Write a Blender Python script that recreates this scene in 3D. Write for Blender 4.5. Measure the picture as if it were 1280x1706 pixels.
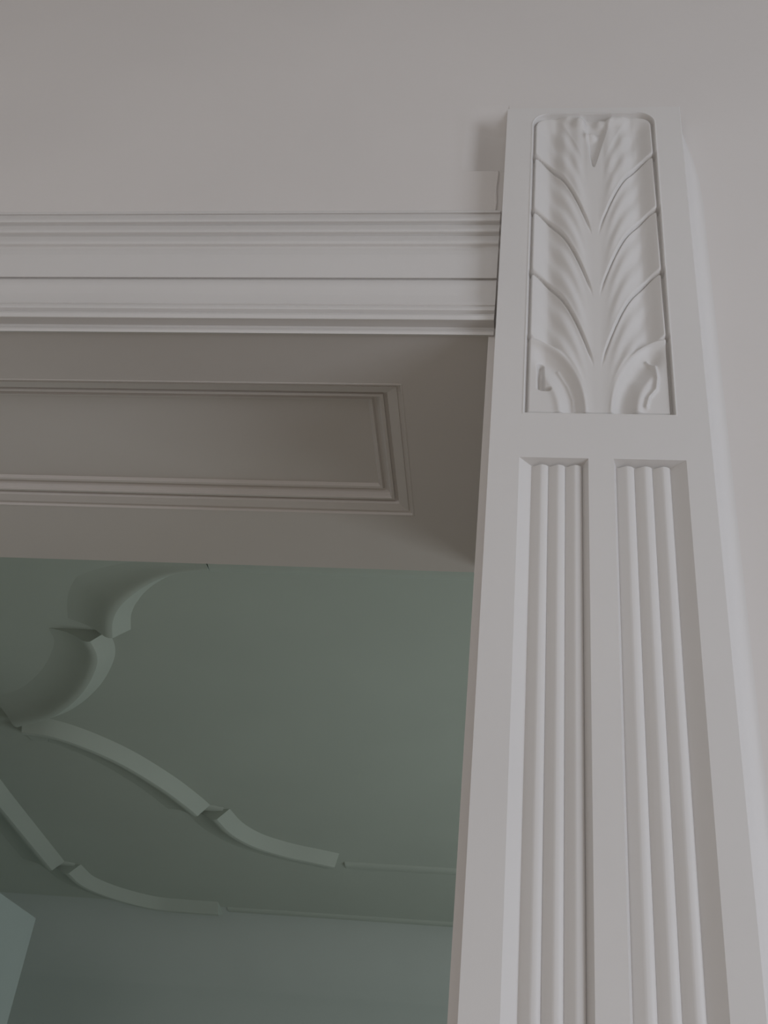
import bpy, bmesh, math
import numpy as np
from mathutils import Matrix, Vector

S = bpy.context.scene
COL = S.collection
for o in list(bpy.data.objects):
    bpy.data.objects.remove(o)

# ------------------------------------------------------------------ camera
EYE = 1.30                                   # eye height above the floor
F = 2000.0                                   # focal length in px of the 1280 wide frame
M = np.array([[0.9923676964058704, 0.07865057684782424, 0.09497600692601678],
              [0.02611239821968042, 0.6187020064151908, -0.7851916771827336],
              [-0.12051762439296224, 0.7816789072370585, 0.611926129685075]])   # rows: right, down, forward
cam = bpy.data.cameras.new('camera')
cam.sensor_fit = 'HORIZONTAL'; cam.sensor_width = 36; cam.lens = F / 1280 * 36
cam.clip_start = 0.05
co = bpy.data.objects.new('camera', cam); COL.objects.link(co)
r, d, f = (Vector(M[i]) for i in range(3))
m = Matrix((r, -d, -f)).transposed().to_4x4(); m.translation = (0, 0, EYE)
co.matrix_world = m
S.camera = co

# ------------------------------------------------------------------ world, daylight, exposure
W = bpy.data.worlds.new('sky'); S.world = W; W.use_nodes = True
W.node_tree.nodes['Background'].inputs[0].default_value = (0.55, 0.68, 0.9, 1)
W.node_tree.nodes['Background'].inputs[1].default_value = 0.6
S.view_settings.view_transform = 'Standard'; S.view_settings.look = 'None'
S.view_settings.exposure = 0.06; S.view_settings.gamma = 1.0
S.view_settings.use_curve_mapping = False

def window_light(name, loc, target, sx, sy, power, col):
    l = bpy.data.lights.new(name, 'AREA'); l.shape = 'RECTANGLE'; l.size = sx; l.size_y = sy
    l.energy = power; l.color = col
    o = bpy.data.objects.new(name, l); COL.objects.link(o); o.location = loc
    o.rotation_euler = (Vector(target) - Vector(loc)).to_track_quat('-Z', 'Y').to_euler()
    return o
# daylight through the windows of the two rooms (each lamp fills its window opening)
window_light('daylight_side_window', (2.58, -0.55, 1.75), (0, -0.55, 1.75), 1.5, 1.9, 39, (0.83, 0.895, 1.0))
window_light('daylight_back_window', (-1.1, -2.98, 1.65), (-1.1, 0, 1.65), 1.9, 1.7, 17.5, (1.0, 0.96, 0.89))
window_light('daylight_far_window', (2.18, 3.7, 1.5), (0, 3.7, 1.5), 1.5, 1.6, 28, (0.9, 0.98, 0.98))

# ------------------------------------------------------------------ helpers
def ray(x, y): return M.T @ np.array([x - 640.0, y - 853.0, F])
def onY(x, y, D): v = ray(x, y); return v * D / v[1]            # relative to the eye
def onZ(x, y, H): v = ray(x, y); return v * H / v[2]

def mat(name, col, rough=0.5, bump=0.04, scale=60, spec=0.3, mottling=0.02):
    m = bpy.data.materials.new(name); m.use_nodes = True
    nt = m.node_tree; b = nt.nodes['Principled BSDF']
    b.inputs['Roughness'].default_value = rough
    b.inputs['Specular IOR Level'].default_value = spec
    tc = nt.nodes.new('ShaderNodeTexCoord')
    n = nt.nodes.new('ShaderNodeTexNoise'); n.inputs['Scale'].default_value = scale
    n.inputs['Detail'].default_value = 4
    nt.links.new(tc.outputs['Object'], n.inputs['Vector'])
    bp = nt.nodes.new('ShaderNodeBump'); bp.inputs['Strength'].default_value = bump
    bp.inputs['Distance'].default_value = 0.004
    nt.links.new(n.outputs['Fac'], bp.inputs['Height']); nt.links.new(bp.outputs[0], b.inputs['Normal'])
    n2 = nt.nodes.new('ShaderNodeTexNoise'); n2.inputs['Scale'].default_value = 2.5
    nt.links.new(tc.outputs['Object'], n2.inputs['Vector'])
    rp = nt.nodes.new('ShaderNodeValToRGB')
    rp.color_ramp.elements[0].position = 0.3; rp.color_ramp.elements[1].position = 0.7
    rp.color_ramp.elements[0].color = tuple(c * (1 - mottling) for c in col) + (1,)
    rp.color_ramp.elements[1].color = tuple(min(1, c * (1 + mottling)) for c in col) + (1,)
    nt.links.new(n2.outputs['Fac'], rp.inputs[0]); nt.links.new(rp.outputs[0], b.inputs['Base Color'])
    return m
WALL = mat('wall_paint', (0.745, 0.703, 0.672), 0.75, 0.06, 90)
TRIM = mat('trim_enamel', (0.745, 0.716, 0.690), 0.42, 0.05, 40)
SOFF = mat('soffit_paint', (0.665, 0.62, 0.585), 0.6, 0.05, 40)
GREEN = mat('sage_paint', (0.48, 0.525, 0.47), 0.6, 0.05, 60)
RIBM = mat('sage_moulding_enamel', (0.58, 0.65, 0.57), 0.5, 0.03, 60)
CEIL = mat('ceiling_paint', (0.75, 0.74, 0.72), 0.8)
WOOD = mat('oak_floor', (0.50, 0.42, 0.34), 0.45, 0.2, 12, 0.4, 0.15)
DOORM = mat('pale_blue_green_enamel', (0.38, 0.435, 0.415), 0.5)
FWALL = mat('blue_sage_wall_paint', (0.545, 0.59, 0.56), 0.7)

def link(name, me, material=None, parent=None):
    o = bpy.data.objects.new(name, me); COL.objects.link(o)
    if material: me.materials.append(material)
    if parent:
        o.parent = parent
        o.matrix_parent_inverse = Matrix.Translation(-parent.location)
    return o
def mesh(name, verts, faces, material, parent=None, smooth=False):
    me = bpy.data.meshes.new(name)
    me.from_pydata([tuple(map(float, v)) for v in verts], [], faces); me.update()
    if smooth:
        me.polygons.foreach_set('use_smooth', [True] * len(me.polygons))
    return link(name, me, material, parent)
class MB:
    def __init__(s): s.v = []; s.f = []
    def box(s, x0, x1, y0, y1, z0, z1):
        b = len(s.v)
        s.v += [(x, y, z) for z in (z0, z1) for y in (y0, y1) for x in (x0, x1)]
        s.f += [tuple(b + i for i in q) for q in ((0, 2, 3, 1), (4, 5, 7, 6), (0, 1, 5, 4), (2, 6, 7, 3), (0, 4, 6, 2), (1, 3, 7, 5))]
        return s
    def loft(s, rows, close=False):
        b = len(s.v); n = len(rows[0])
        for rw in rows: s.v += list(rw)
        for i in range(len(rows) - 1):
            for j in range(n if close else n - 1):
                k = (j + 1) % n
                s.f.append((b + i * n + j, b + i * n + k, b + (i + 1) * n + k, b + (i + 1) * n + j))
        return s
    def cap(s, pts):
        b = len(s.v); s.v += list(pts); s.f.append(tuple(range(b, b + len(pts)))); return s
    def build(s, name, m, parent=None, smooth=False): return mesh(name, s.v, s.f, m, parent, smooth)
def struct(o): o['kind'] = 'structure'; return o
def thing(name, label, cat, loc, group=None):
    o = bpy.data.objects.new(name, None); COL.objects.link(o); o.location = loc
    o.empty_display_size = 0.05
    o['label'] = label; o['category'] = cat; o['kind'] = 'thing'
    if group: o['group'] = group
    return o
def hfield(xs, zs, P, name, m, parent=None, smooth=True):
    """grid over x,z; P[z,x] = world y"""
    nx, nz = len(xs), len(zs)
    X, Z = np.meshgrid(xs, zs)
    v = np.stack([X, P, Z], -1).reshape(-1, 3).astype(np.float32)
    i = np.arange(nz - 1)[:, None] * nx + np.arange(nx - 1)[None]
    q = np.stack([i, i + 1, i + nx + 1, i + nx], -1).reshape(-1, 4)
    me = bpy.data.meshes.new(name)
    me.vertices.add(len(v)); me.vertices.foreach_set('co', v.ravel())
    me.loops.add(q.size); me.loops.foreach_set('vertex_index', q.ravel().astype(np.int32))
    me.polygons.add(len(q)); me.polygons.foreach_set('loop_start', (np.arange(len(q)) * 4).astype(np.int32))
    me.polygons.foreach_set('use_smooth', np.full(len(q), smooth))
    me.update(calc_edges=True); me.validate()
    return link(name, me, m, parent)

# ------------------------------------------------------------------ key measures
YP = 1.200                 # front of the pilaster
YW = 1.235                 # front of the wall
HS = onY(400, 555, YW)[2]  # soffit above the eye
ZS = HS + EYE
YB = onZ(400, 941, HS)[1]  # back of the deep reveal
XJ = onY(814, 560, YW)[0]  # right jamb of the opening
XL = -2.25                 # left jamb
PX0, PX1 = -0.0555, 0.2365
PZ1 = 1.825 + EYE
ZC = 3.75                  # near ceiling
ZF = 2.0 + EYE             # far ceiling
X0, X1, Y0 = -3.0, 2.6, -3.0
YF = 6.02; FX0, FX1 = -2.68, 2.2

# ------------------------------------------------------------------ room shell
struct(MB().box(X0 - .2, X1 + .2, Y0 - .2, YF + .2, -.15, 0).build('floor', WOOD))
struct(MB().box(X0 - .2, X1 + .2, Y0 - .2, YW + .1, ZC, ZC + .15).build('ceiling', CEIL))
struct(MB().box(X0 - .15, X0, Y0 - .15, YW, 0, ZC).build('wall_left', WALL))
def holed_x(x0, x1, ya, yb, za, zb, h0, h1, g0, g1):
    return MB().box(x0, x1, ya, h0, za, zb).box(x0, x1, h1, yb, za, zb).box(x0, x1, h0, h1, za, g0).box(x0, x1, h0, h1, g1, zb)
struct(holed_x(X1, X1 + .15, Y0 - .15, YW, 0, ZC, -1.35, .25, .75, 2.75).build('wall_right', WALL))
bk = MB().box(X0, -2.1, Y0 - .15, Y0, 0, ZC).box(-.1, X1, Y0 - .15, Y0, 0, ZC).box(-2.1, -.1, Y0 - .15, Y0, 0, .75).box(-2.1, -.1, Y0 - .15, Y0, 2.55, ZC)
struct(bk.build('wall_back', WALL))
def window_frame(name, axis, c, a0, a1, z0, z1):
    mb = MB(); w = .05
    def b(p0, p1, q0, q1):
        if axis == 'x': mb.box(c - .03, c + .03, p0, p1, q0, q1)
        else: mb.box(p0, p1, c - .03, c + .03, q0, q1)
    b(a0, a1, z0, z0 + w); b(a0, a1, z1 - w, z1); b(a0, a0 + w, z0, z1); b(a1 - w, a1, z0, z1)
    b((a0 + a1) / 2 - .02, (a0 + a1) / 2 + .02, z0, z1); b(a0, a1, (z0 + z1) / 2 - .02, (z0 + z1) / 2 + .02)
    struct(mb.build(name, TRIM))
window_frame('window_1', 'x', X1 + .08, -1.35, .25, .75, 2.75)
window_frame('window_2', 'y', Y0 - .08, -2.1, -.1, .75, 2.55)
window_frame('window_3', 'x', FX1 + .1, 2.9, 4.5, .6, 2.4)

# wall patch beside the pilaster: hollow added for the soft shadow there, plus groove
dl, dt = onY(752, 150, YW), onY(836, 150, YW)
gx0, gx1 = onY(740, 300, YW)[0], PX0 + .001
gz0, gz1 = onY(600, 361, YW)[2] + EYE, onY(800, 120, YW)[2] + EYE
xs = np.linspace(gx0, gx1, 130); zs = np.linspace(gz0, gz1, 230)
X, Z = np.meshgrid(xs, zs)
zb = onY(800, 284, YW)[2] + EYE; zt = onY(800, 185, YW)[2] + EYE; xl = onY(775, 250, YW)[0]
sm = lambda a, b, t: (lambda u: u * u * (3 - 2 * u))(np.clip((t - a) / (b - a), 0, 1))
shade_dent = sm(xl - .006, xl + .058, X) * (1 - sm(zt - .055, zt + .02, Z)) * sm(zb - .0015, zb + .0015, Z)  # shallow hollow shaped to darken the wall beside the pilaster top
xg = onY(831, 300, YW)[0]
groove = sm(xg - .0015, xg + .0015, X + .0006 * np.sin(Z * 90)) * (1 - sm(zb, zb + .002, Z))
edge = np.minimum(sm(gx0, gx0 + .003, X), (1 - sm(gz1 - .01, gz1, Z)))
P = YW + np.maximum(shade_dent * .022, groove * .002) * edge - .0035 * np.exp(-((X + .0006 * np.sin(Z * 90) - xg + .0022) / .0012) ** 2) * (1 - sm(zb - .004, zb, Z)) * sm(gz0, gz0 + .004, Z)
patch = hfield(xs, zs, P, 'trim_1', WALL)
struct(patch)
YI = YW + .03
wf = MB()
wf.box(X0, XL, YW, YB, 0, ZC)                                   # left of the opening
wf.box(XJ, X1, YI, YB, 0, ZC)                                   # right of the opening, core
wf.box(XL, XJ, YI, YB, ZS + .05, ZC)                            # over the opening, core
wf.box(XL, gx0, YW, YI, ZS + .05, ZC)                           # skin round the modelled patch
wf.box(gx0, gx1, YW, YI, gz1, ZC)
wf.box(gx0, gx1, YW, YI, ZS + .05, gz0)
wf.box(gx1, X1, YW, YI, 0, ZC)
wf.box(XJ, gx1, YW, YI, 0, ZS + .05)                            # fillet between the opening and the pilaster
struct(wf.build('wall_front', WALL))

# ------------------------------------------------------------------ soffit of the opening with its sunk panel
def ring(mb, rect, prof):
    """mitred frame: prof = list of (inset, height)"""
    x0, x1, y0, y1 = rect
    rows = [[(x0 + i, y0 + i, ZS + h), (x1 - i, y0 + i, ZS + h), (x1 - i, y1 - i, ZS + h), (x0 + i, y1 - i, ZS + h)] for i, h in prof]
    mb.loft(rows, close=True)
a = onZ(692, 858, HS); b = onZ(690, 640, HS)
rect = (XL + .12, onZ(690, 850, HS)[0], b[1], onZ(700, 860, HS)[1])
mb = MB()
# soffit sheet with a rectangular hole
ox0, ox1, oy0, oy1 = XL, XJ, YW, YB
mb.loft([[(ox0, oy0, ZS), (ox1, oy0, ZS), (ox1, oy1, ZS), (ox0, oy1, ZS)],
         [(rect[0], rect[2], ZS), (rect[1], rect[2], ZS), (rect[1], rect[3], ZS), (rect[0], rect[3], ZS)]], close=True)
mb.loft([[(ox0, oy1, ZS), (ox1, oy1, ZS)], [(ox0, oy1, ZS + .06), (ox1, oy1, ZS + .06)]])
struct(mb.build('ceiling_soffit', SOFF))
sp = thing('soffit_panel', 'long sunk panel with stepped moulding on the shaded underside of the opening', 'panel',
           ((rect[0] + rect[1]) / 2, (rect[2] + rect[3]) / 2, ZS))
mb = MB(); ring(mb, rect, [(0, 0), (.0005, -.0006), (.003, -.0006), (.004, .0035), (.009, .0045), (.010, .003), (.026, .0065)])
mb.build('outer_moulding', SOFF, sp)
mb = MB(); ring(mb, rect, [(.026, .0065), (.0275, .013), (.033, .013), (.0335, .009), (.038, .0085), (.041, .012), (.0425, .018), (.047, .021), (.051, .0215), (.054, .0175), (.058, .0185), (.062, .024)])
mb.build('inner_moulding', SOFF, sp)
i = .062
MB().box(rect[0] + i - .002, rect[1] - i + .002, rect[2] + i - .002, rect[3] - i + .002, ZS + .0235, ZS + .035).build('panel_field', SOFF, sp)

# ------------------------------------------------------------------ moulded architrave over the opening
HX0, HX1 = XL - .15, onY(829, 440, YW - .012)[0]
def zy(y, p): return onY(400, y, YW - p)[2] + EYE
def reed_px(y0, y1, p0, dp, n=10):
    return [(y0 + (y1 - y0) * k / n, p0 + dp * (.5 - .5 * math.cos(2 * math.pi * k / n)) ** .8) for k in range(n + 1)]
def band(name, prof, parent, smooth=False):
    mb = MB()
    rows = []
    for x in (HX0, HX1):
        pts = [(x, YW - p, zy(y, p)) for y, p in prof]
        rows.append(pts + [(x, YW - .0002, pts[-1][2]), (x, YW - .0002, pts[0][2])])
    mb.loft(rows, close=True); mb.cap(rows[0]); mb.cap(rows[1][::-1])
    o = mb.build(name, TRIM, parent)
    if smooth: o.data.polygons.foreach_set('use_smooth', [len(p.vertices) == 4 for p in o.data.polygons]); o.data.set_sharp_from_angle(angle=math.radians(50))
    return o
arch = thing('architrave', 'white stepped moulding running across above the opening, left of the pilaster', 'architrave',
             ((HX0 + HX1) / 2, YW, ZS))
band('reed', [(352, .0004), (353.5, .0055), (355.5, .0055), (357.8, .002)] + reed_px(358.5, 375.5, .002, .0080), arch, True)
band('reed', reed_px(375.5, 393.5, .0025, .0080), arch, True)
band('reed', reed_px(393.5, 413, .003, .0075), arch, True)
band('upper_fascia', [(413, .003), (418, .0062), (424, .0085), (430, .009), (462, .009), (464, .004)], arch)
band('lower_fascia', [(464, .004), (466.5, .004), (467.5, .011), (478, .0112), (488, .0098), (492, .0105), (500, .0125), (505.5, .0150), (508, .0130)], arch, True)
band('bead', [(508, .013), (509.5, .0155), (512, .0175), (514.5, .0175), (520, .012), (521.5, .019), (523.5, .0225), (529, .0225), (530.5, .0215), (542.5, .003)], arch)
band('bottom_lip', [(542.5, .003), (546, .0008), (547, .0045), (550, .006), (554.5, .005), (556, .001)], arch)

# ------------------------------------------------------------------ pilaster
pil = thing('pilaster', 'tall white pilaster with carved acanthus leaf block above two reeded panels', 'pilaster',
            ((PX0 + PX1) / 2, YP, 0))
LX0, LX1 = -0.0150, 0.1940
LZ0, LZ1 = onY(1000, 693, YP)[2] + EYE, onY(1000, 186, YP)[2] + EYE
RZ1 = onY(1000, 764, YP)[2] + EYE; RZ0 = 0.32
RA = (-0.0155, 0.0740); RB = (0.1065, 0.1990)
xb = sorted([PX0, PX1 - .004, LX0, LX1, RA[0], RA[1], RB[0], RB[1]])
zbk = [0.0, 0.26, RZ0, RZ1, LZ0, LZ1, PZ1]
fb = MB()
for i in range(len(zbk) - 1):
    for j in range(len(xb) - 1):
        cx, cz = (xb[j] + xb[j + 1]) / 2, (zbk[i] + zbk[i + 1]) / 2
        if LX0 < cx < LX1 and LZ0 < cz < LZ1: continue
        if RZ0 < cz < RZ1 and (RA[0] < cx < RA[1] or RB[0] < cx < RB[1]): continue
        fb.cap([(xb[j], YP, zbk[i]), (xb[j + 1], YP, zbk[i]), (xb[j + 1], YP, zbk[i + 1]), (xb[j], YP, zbk[i + 1])])
# sides: left square, right with a softened quarter round, top bevelled back
fb.cap([(PX0, YP, 0), (PX0, YP, PZ1), (PX0, YW + .012, PZ1), (PX0, YW + .012, 0)])
def cove(k):
    return [(PX1 - .004, YP)] + [(PX1 - .003 + .029 * k * t, YW - (YW - YP - .0006) * (1 - t) ** 2.2) for t in np.linspace(0, 1, 14)]
cvb = MB()
cvb.loft([[(x, y, z) for x, y in cove(k)] for z, k in ((0, 1), (PZ1 - .22, 1), (PZ1 - .16, .93), (PZ1 - .10, .7), (PZ1 - .05, .4), (PZ1 - .02, .2), (PZ1, .06))])
cvb.build('coved_edge', TRIM, pil, smooth=True)
fb.cap([(PX0, YP, PZ1), (PX1 - .004, YP, PZ1), (PX1, YW, PZ1), (PX0, YW, PZ1)])
fb.build('frame', TRIM, pil)
pb = MB(); pb.box(PX0 - .012, PX1 + .022, YP - .02, YW, 0, .22).box(PX0 - .006, PX1 + .016, YP - .012, YW, .22, .245)
pb.build('plinth', TRIM, pil)

DEP = .0135
def reeded(name, x0, x1, sl, sr, n=3):
    """a sunk panel: splayed sides and convex reeds; each reed its own piece"""
    t = .004
    mb = MB()
    a0, a1 = x0 + sl, x1 - sr
    # splays and ground
    mb.cap([(x0, YP, RZ0), (a0, YP + DEP, RZ0 + t), (a0, YP + DEP, RZ1 - t), (x0, YP, RZ1)])
    mb.cap([(x1, YP, RZ0), (x1, YP, RZ1), (a1, YP + DEP, RZ1 - t), (a1, YP + DEP, RZ0 + t)])
    mb.cap([(x0, YP, RZ1), (a0, YP + DEP, RZ1 - t), (a1, YP + DEP, RZ1 - t), (x1, YP, RZ1)])
    mb.cap([(x0, YP, RZ0), (x1, YP, RZ0), (a1, YP + DEP, RZ0 + t), (a0, YP + DEP, RZ0 + t)])
    mb.cap([(a0, YP + DEP, RZ0 + t), (a1, YP + DEP, RZ0 + t), (a1, YP + DEP, RZ1 - t), (a0, YP + DEP, RZ1 - t)])
    o = mb.build(name, TRIM, pil)
    w = (a1 - a0) / n
    for k in range(n):
        c = a0 + (k + .5) * w
        prof = [(c - w / 2, YP + DEP)] + [(c - w * .5 + w * (.06 + .5 * q), YP + DEP - .0012 - .0056 * q ** .8) for q in np.linspace(0, 1, 6)]
        prof += [(c + w * .06 + w * .44 * math.sin(a_), YP + DEP - .0068 * math.cos(a_) ** .9) for a_ in np.linspace(.12, math.pi / 2, 10)]
        rb = MB()
        rb.loft([[(x, y, RZ0 + t) for x, y in prof], [(x, y, RZ1 - t - .002) for x, y in prof]])
        rb.cap([(x, y, RZ1 - t - .002) for x, y in prof])
        ro = rb.build('reed', TRIM, None, smooth=True)
        ro.parent = o
reeded('reeded_panel', RA[0], RA[1], .0165, .0075)
reeded('reeded_panel', RB[0], RB[1], .0040, .0195)

# carved acanthus block
NX, NZ = 260, 800
xs = np.linspace(LX0, LX1, NX); zs = np.linspace(LZ0, LZ1, NZ)
X, Z = np.meshgrid(xs, zs)
lx0, lx1 = -0.0118, 0.1895
uc = 0.0885; hw = (lx1 - lx0) / 2
u = (X - uc) / hw; s = np.abs(u); e = 1 - s                   # e: 0 at margin, 1 at stem
zlo, zhi = LZ0 + .004, LZ1 - .004
zz = Z - zlo; HH = zhi - zlo
pxz = lambda y: onY(1000, y, YP)[2] + EYE
# signed distance to the block's outline (rounded upper corners)
R = .030
qx = np.abs(X - (lx0 + lx1) / 2) - hw; qz = np.maximum(Z - zhi, zlo - Z)
cxr = np.abs(X - (lx0 + lx1) / 2) - (hw - R); czr = Z - (zhi - R)
sd = np.maximum(qx, qz)
corner = (cxr > 0) & (czr > 0)
sd = np.where(corner, np.hypot(cxr, czr) - R, sd)            # <0 inside
ins = sm(0.0004, -0.0012, sd) if False else np.clip(-sd / .0012, 0, 1)
# base section: curled margin, trough, rib
base = -.0035 - .0120 * np.exp(-((s - .70) / .20) ** 2)
base = np.where(s > .70, -.0155 + .0135 * sm(.68, 1.0, s) - .0135 * sm(.68, 1.0, .70), base)
h = base.copy()
# lobes
zj = [pxz(y) for y in (166, 256, 346, 449, 560)]
drop = .215
curve = [zk - drop * np.clip(e, 0, 1) ** 2.0 for zk in zj]
wm = sm(.02, .14, e) ; stem = sm(.0, .10, s)
for k in range(4):
    top, bot = curve[k], curve[k + 1]
    t = (top - Z) / (top - bot)
    inn = ((t >= 0) | (k == 0)) & (t < 1)
    tt = np.clip(t, 0, 1)
    # each lobe swells towards its lower edge and tucks under the next
    lobe = .0048 * (tt ** 1.3) * sm(.04, .3, s) - .0012
    vein = .0011 * np.cos(2 * math.pi * (tt * 2.6 + .1)) * sm(.12, .35, s) * (1 - sm(.60, .78, s)) * sm(0, .12, tt)
    h += np.where(inn, lobe + vein, 0)
    # groove along the lobe's edge
    dz = (Z - bot)
    gw = .0028 * (1 + 1.8 * e ** 2)
    amp = (.0042 * sm(.04, .14, s)) * (1 - .45 * sm(.90, 1.0, s))
    h -= amp * np.exp(-(dz / gw) ** 2)
    # scalloped corners where two lobes meet the margin
    dj = np.hypot((e * hw) / 1.3, (Z - zj[k + 1]) / 1.0)
    h -= .010 * np.exp(-(dj / .0045) ** 2)
# stem rib
h = h + (-.0035 - h) * .7 * sm(zhi - .045, zhi - .004, Z)
# upper lobe: V-shaped parting and the small bud
zv = pxz(275)
vs = np.clip((Z - zv) / (zhi - zv), 0, 1)
h -= .0085 * (1 - sm(.55, 1.0, np.abs(u - .06 * vs) / (.015 + .26 * vs))) * sm(0, .10, vs)
for (bx, by, rr, aa) in ((966, 208, .012, .0085), (1002, 206, .012, .0085), (985, 226, .0095, .0085), (950, 200, .010, .004), (1022, 203, .010, .004)):
    c = onY(bx, by, YP + .006); h += aa * np.exp(-(((X - c[0]) ** 2 + (Z - c[2] - EYE) ** 2) / rr ** 2) ** 1.4)
# fan of tips running up beside the bud
h += .0009 * np.cos(u * 26) * sm(pxz(330), pxz(250), Z) * sm(.08, .2, s) * (1 - sm(.6, .8, s))
# volutes at the foot
zq = zj[4] - zlo
q = np.sqrt((e / .86) ** 2 + (np.maximum(zz, 0) / zq) ** 2)
vol = q < 1.0
hv = -.0045 + .0035 * np.exp(-((q - .965) / .05) ** 2)
hv -= .0100 * np.exp(-((q - .78) / .135) ** 2) * sm(.06, .30, e)
hv += .0030 * np.exp(-((q - .56) / .06) ** 2) * sm(.15, .35, e)
# left: hollow slot with a foot; right: inner hook
def dseg(pp):
    D = np.full(X.shape, 9.0); q3 = [onY(x, y, YP + .006) for x, y in pp]
    for a, b in zip(q3[:-1], q3[1:]):
        ax, az, bx, bz = a[0], a[2] + EYE, b[0], b[2] + EYE
        t = np.clip(((X - ax) * (bx - ax) + (Z - az) * (bz - az)) / ((bx - ax) ** 2 + (bz - az) ** 2), 0, 1)
        D = np.minimum(D, np.hypot(X - ax - t * (bx - ax), Z - az - t * (bz - az)))
    return D
hv -= .010 * np.exp(-(dseg([(901, 606), (901, 646)]) / .0042) ** 4) + .006 * np.exp(-(dseg([(903, 649), (915, 650)]) / .0028) ** 4)
hv += .0022 * np.exp(-(dseg([(930, 615), (946, 640), (955, 662), (956, 680)]) / .0022) ** 2)
hv += .0045 * np.exp(-(dseg([(1078, 600), (1091, 610), (1095, 634), (1093, 652), (1081, 666), (1077, 681)]) / .0026) ** 2)
hv += .0030 * np.exp(-(dseg([(1060, 640), (1056, 665), (1056, 684)]) / .0110) ** 2)
bl = 1 - sm(.97, 1.03, q)
h = h * (1 - bl) + hv * bl
# flat bottom space between the volutes
# thin groove and bead just inside the outline
h = h - .0085 * np.exp(-((sd + .0035) / .0018) ** 2) * (1 - .6 * sm(zhi - .02, zhi, Z))
h = h * ins + 0.0
h = h + .0008 * np.exp(-((sd - .0008) / .001) ** 2)
h = np.where(sd > .0035, 0, h)
h[0, :] = 0; h[-1, :] = 0; h[:, 0] = 0; h[:, -1] = 0
hfield(xs, zs, YP - h, 'acanthus_carving', TRIM, pil)

# ------------------------------------------------------------------ far room
def fx(x0, x1, y0, y1, z0, z1): return MB().box(x0, x1, y0, y1, z0, z1)
struct(fx(FX0 - .3, FX1 + .3, YB, YF + .2, ZF + .0, ZF + .15).build('ceiling_far', GREEN))
struct(fx(FX0 - .15, FX0, YB, YF + .15, 0, ZF).build('wall_far_left', FWALL))
struct(holed_x(FX1, FX1 + .15, YB, YF + .15, 0, ZF, 2.9, 4.5, .6, 2.4).build('wall_far_right', FWALL))
struct(fx(FX0, FX1, YF, YF + .15, 0, ZF).build('wall_far_back', FWALL))
cv = MB()
cp = [(YF - .30 * (1 - math.cos(t)), ZF - .30 * (1 - math.sin(t))) for t in np.linspace(0, math.pi / 2, 9)]
cv.loft([[(FX0, y - .0, z) for y, z in cp], [(FX1, y, z) for y, z in cp]])
struct(cv.build('trim_2', FWALL)); bpy.data.objects['trim_2'].data.polygons.foreach_set('use_smooth', [True] * 8)

def catmull(pts, n=8):
    pts = [np.array(p, float) for p in pts]
    P = [2 * pts[0] - pts[1]] + pts + [2 * pts[-1] - pts[-2]]
    out = []
    for i in range(1, len(P) - 2):
        for k in range(n):
            t = k / n
            out.append(.5 * (2 * P[i] + (P[i + 1] - P[i - 1]) * t + (2 * P[i - 1] - 5 * P[i] + 4 * P[i + 1] - P[i + 2]) * t * t + (3 * P[i] - P[i - 1] - 3 * P[i + 1] + P[i + 2]) * t ** 3))
    out.append(pts[-1]); return out
H2 = ZF - EYE
def moulding(segs, label, group_loc):
    """segs: list of (part name, plan points, profile); each strip is a closed sweep of its own with square ends"""
    root = thing('ceiling_moulding', label, 'moulding', (*group_loc, ZF))
    for nm, path, prof in segs:
        n = len(path); rows = []
        for i in range(n):
            a = path[i] - path[i - 1] if i else path[1] - path[0]
            b = path[i + 1] - path[i] if i < n - 1 else a
            a = a / np.hypot(*a); b = b / np.hypot(*b)
            v = np.array([-a[1] - b[1], a[0] + b[0]]); v /= np.hypot(*v)
            g = 1.0 if prof is not TAPER else .3 + .7 * min(1, i / (n * .6)) ** 1.5
            rows.append([(path[i][0] + v[0] * w * g, path[i][1] + v[1] * w * g, ZF + .002 - h * g) for w, h in prof])
        mb = MB(); mb.loft(rows); mb.cap(rows[0]); mb.cap(rows[-1][::-1])
        o = mb.build(nm, GREEN, root, smooth=True)
        o.data.set_sharp_from_angle(angle=math.radians(24))
    return root
def pl(pp): return [onZ(x, y, H2)[:2] for x, y in pp]
A = catmull(pl([(350, 947), (290, 953), (250, 968), (218, 992), (204, 1018), (203, 1046)]))
B = catmull(pl([(166, 1050), (177, 1075), (174, 1100), (155, 1135), (125, 1165), (90, 1185), (40, 1198)]))
Cc = catmull(pl([(40, 1198), (90, 1205), (150, 1225), (215, 1255), (280, 1295), (320, 1325), (340, 1342)]))
Dd = catmull(pl([(372, 1348), (395, 1372), (430, 1392), (480, 1408), (535, 1420), (562, 1426)]))
e1 = onZ(575, 1438, H2)[:2]
E1 = [e1, np.array([2.0, e1[1]])]
FULL = [(-.032, 0), (-.028, .003), (.020, .046), (.030, .048), (.045, .045), (.06, .037), (.08, .026), (.11, .014), (.15, .005), (.19, 0)]
TAPER = list(FULL)
THIN = [(-.020, 0), (-.014, .005), (.0, .010), (.02, .010), (.05, .005), (.07, 0)]
moulding([('straight_strip', [np.array([2.0, A[0][1]]), A[0]], THIN), ('curved_strip', A, TAPER), ('corner_strip', [A[-1], B[0]], THIN),
          ('curved_strip', B, FULL), ('curved_strip', Cc, FULL), ('corner_strip', [Cc[-1], Dd[0]], THIN), ('curved_strip', Dd, FULL), ('straight_strip', E1, THIN)],
         'grey-green curving moulding that scallops around the big plain ceiling field beyond the opening', tuple(e1))
G = catmull(pl([(-90, 1195), (-45, 1250), (0, 1312), (50, 1375), (98, 1435)]))
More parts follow.
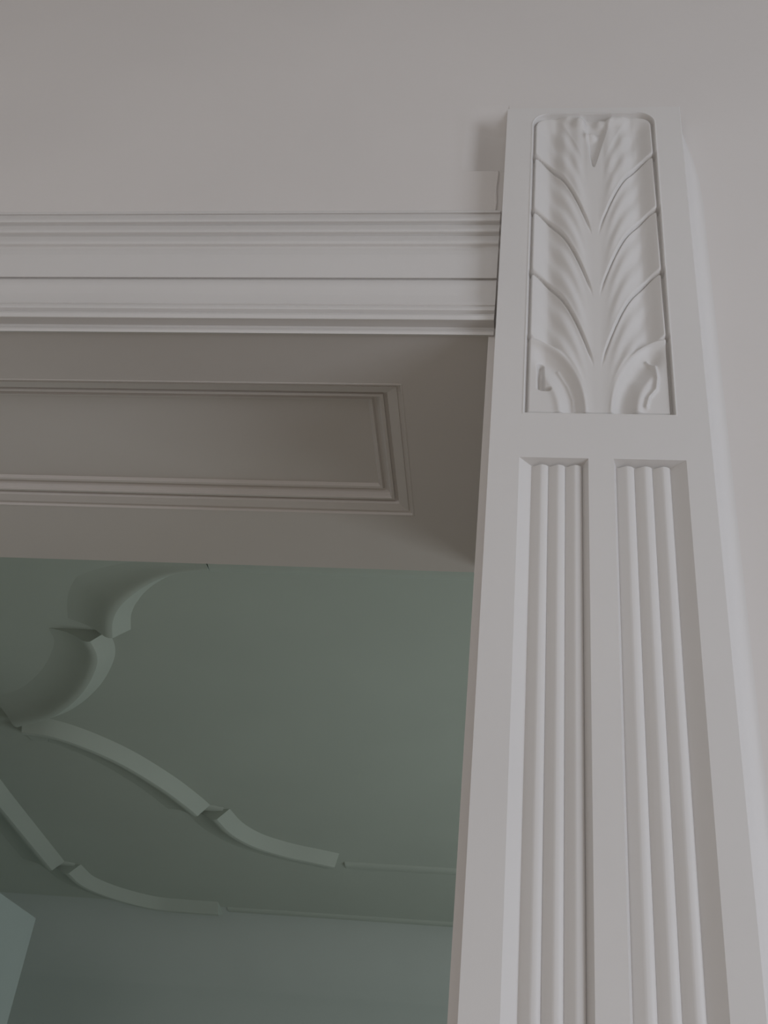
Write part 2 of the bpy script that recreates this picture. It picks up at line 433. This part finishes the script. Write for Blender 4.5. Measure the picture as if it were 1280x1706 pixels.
Hh = catmull(pl([(125, 1440), (150, 1462), (200, 1482), (260, 1497), (310, 1502), (365, 1506)]))
h1 = onZ(380, 1513, H2)[:2]
moulding([('curved_strip', G, FULL), ('corner_strip', [G[-1], Hh[0]], THIN), ('curved_strip', Hh, FULL), ('straight_strip', [h1, np.array([2.0, h1[1]])], THIN)],
         'fainter grey-green curving moulding nearer the far wall, at lower left', tuple(h1))

# pale open door leaf at the lower left of the far room
YD = 4.3
c0 = onY(52, 1530, YD)
v = ray(-60, 1452); best = None
for k in range(400):
    a = k / 400 * math.pi / 2
    p = c0 + .7 * np.array([-math.cos(a), -math.sin(a), 0])
    cpx = M @ p; px = 640 + F * cpx[0] / cpx[2]; py = 853 + F * cpx[1] / cpx[2]
    sl_ = (1530 - py) / (52 - px)
    if best is None or abs(sl_ - .70) < best[0]: best = (abs(sl_ - .70), a)
ang = best[1]
dr = thing('door_leaf', 'pale blue-green open door leaf at the lower left edge, below the curved mouldings', 'door',
           (c0[0], c0[1], 0))
top = c0[2] + EYE
Wd = .88
ux = np.array([-math.cos(ang), -math.sin(ang)]); nx = np.array([-ux[1], ux[0]])
def dbox(mb, a0, a1, t0, t1, z0, z1):
    b = len(mb.v)
    for z in (z0, z1):
        for t in (t0, t1):
            for a in (a0, a1):
                p = c0[:2] + ux * a + nx * t; mb.v.append((p[0], p[1], z))
    mb.f += [tuple(b + i for i in q) for q in ((0, 2, 3, 1), (4, 5, 7, 6), (0, 1, 5, 4), (2, 6, 7, 3), (0, 4, 6, 2), (1, 3, 7, 5))]
hx, hy = c0[0] + ux[0] * Wd, c0[1] + ux[1] * Wd
struct(MB().box(FX0, hx - .03, hy - .22, hy - .03, 0, ZF).build('wall_far_partition', FWALL))
mb = MB(); dbox(mb, 0, Wd, -.02, .02, .01, top); mb.build('leaf', DOORM, dr)
for z0, z1 in ((.2, 1.0), (1.2, top - .16)):
    mb = MB(); dbox(mb, .14, Wd - .14, -.028, .028, z0, z1); mb.build('raised_panel', DOORM, dr)
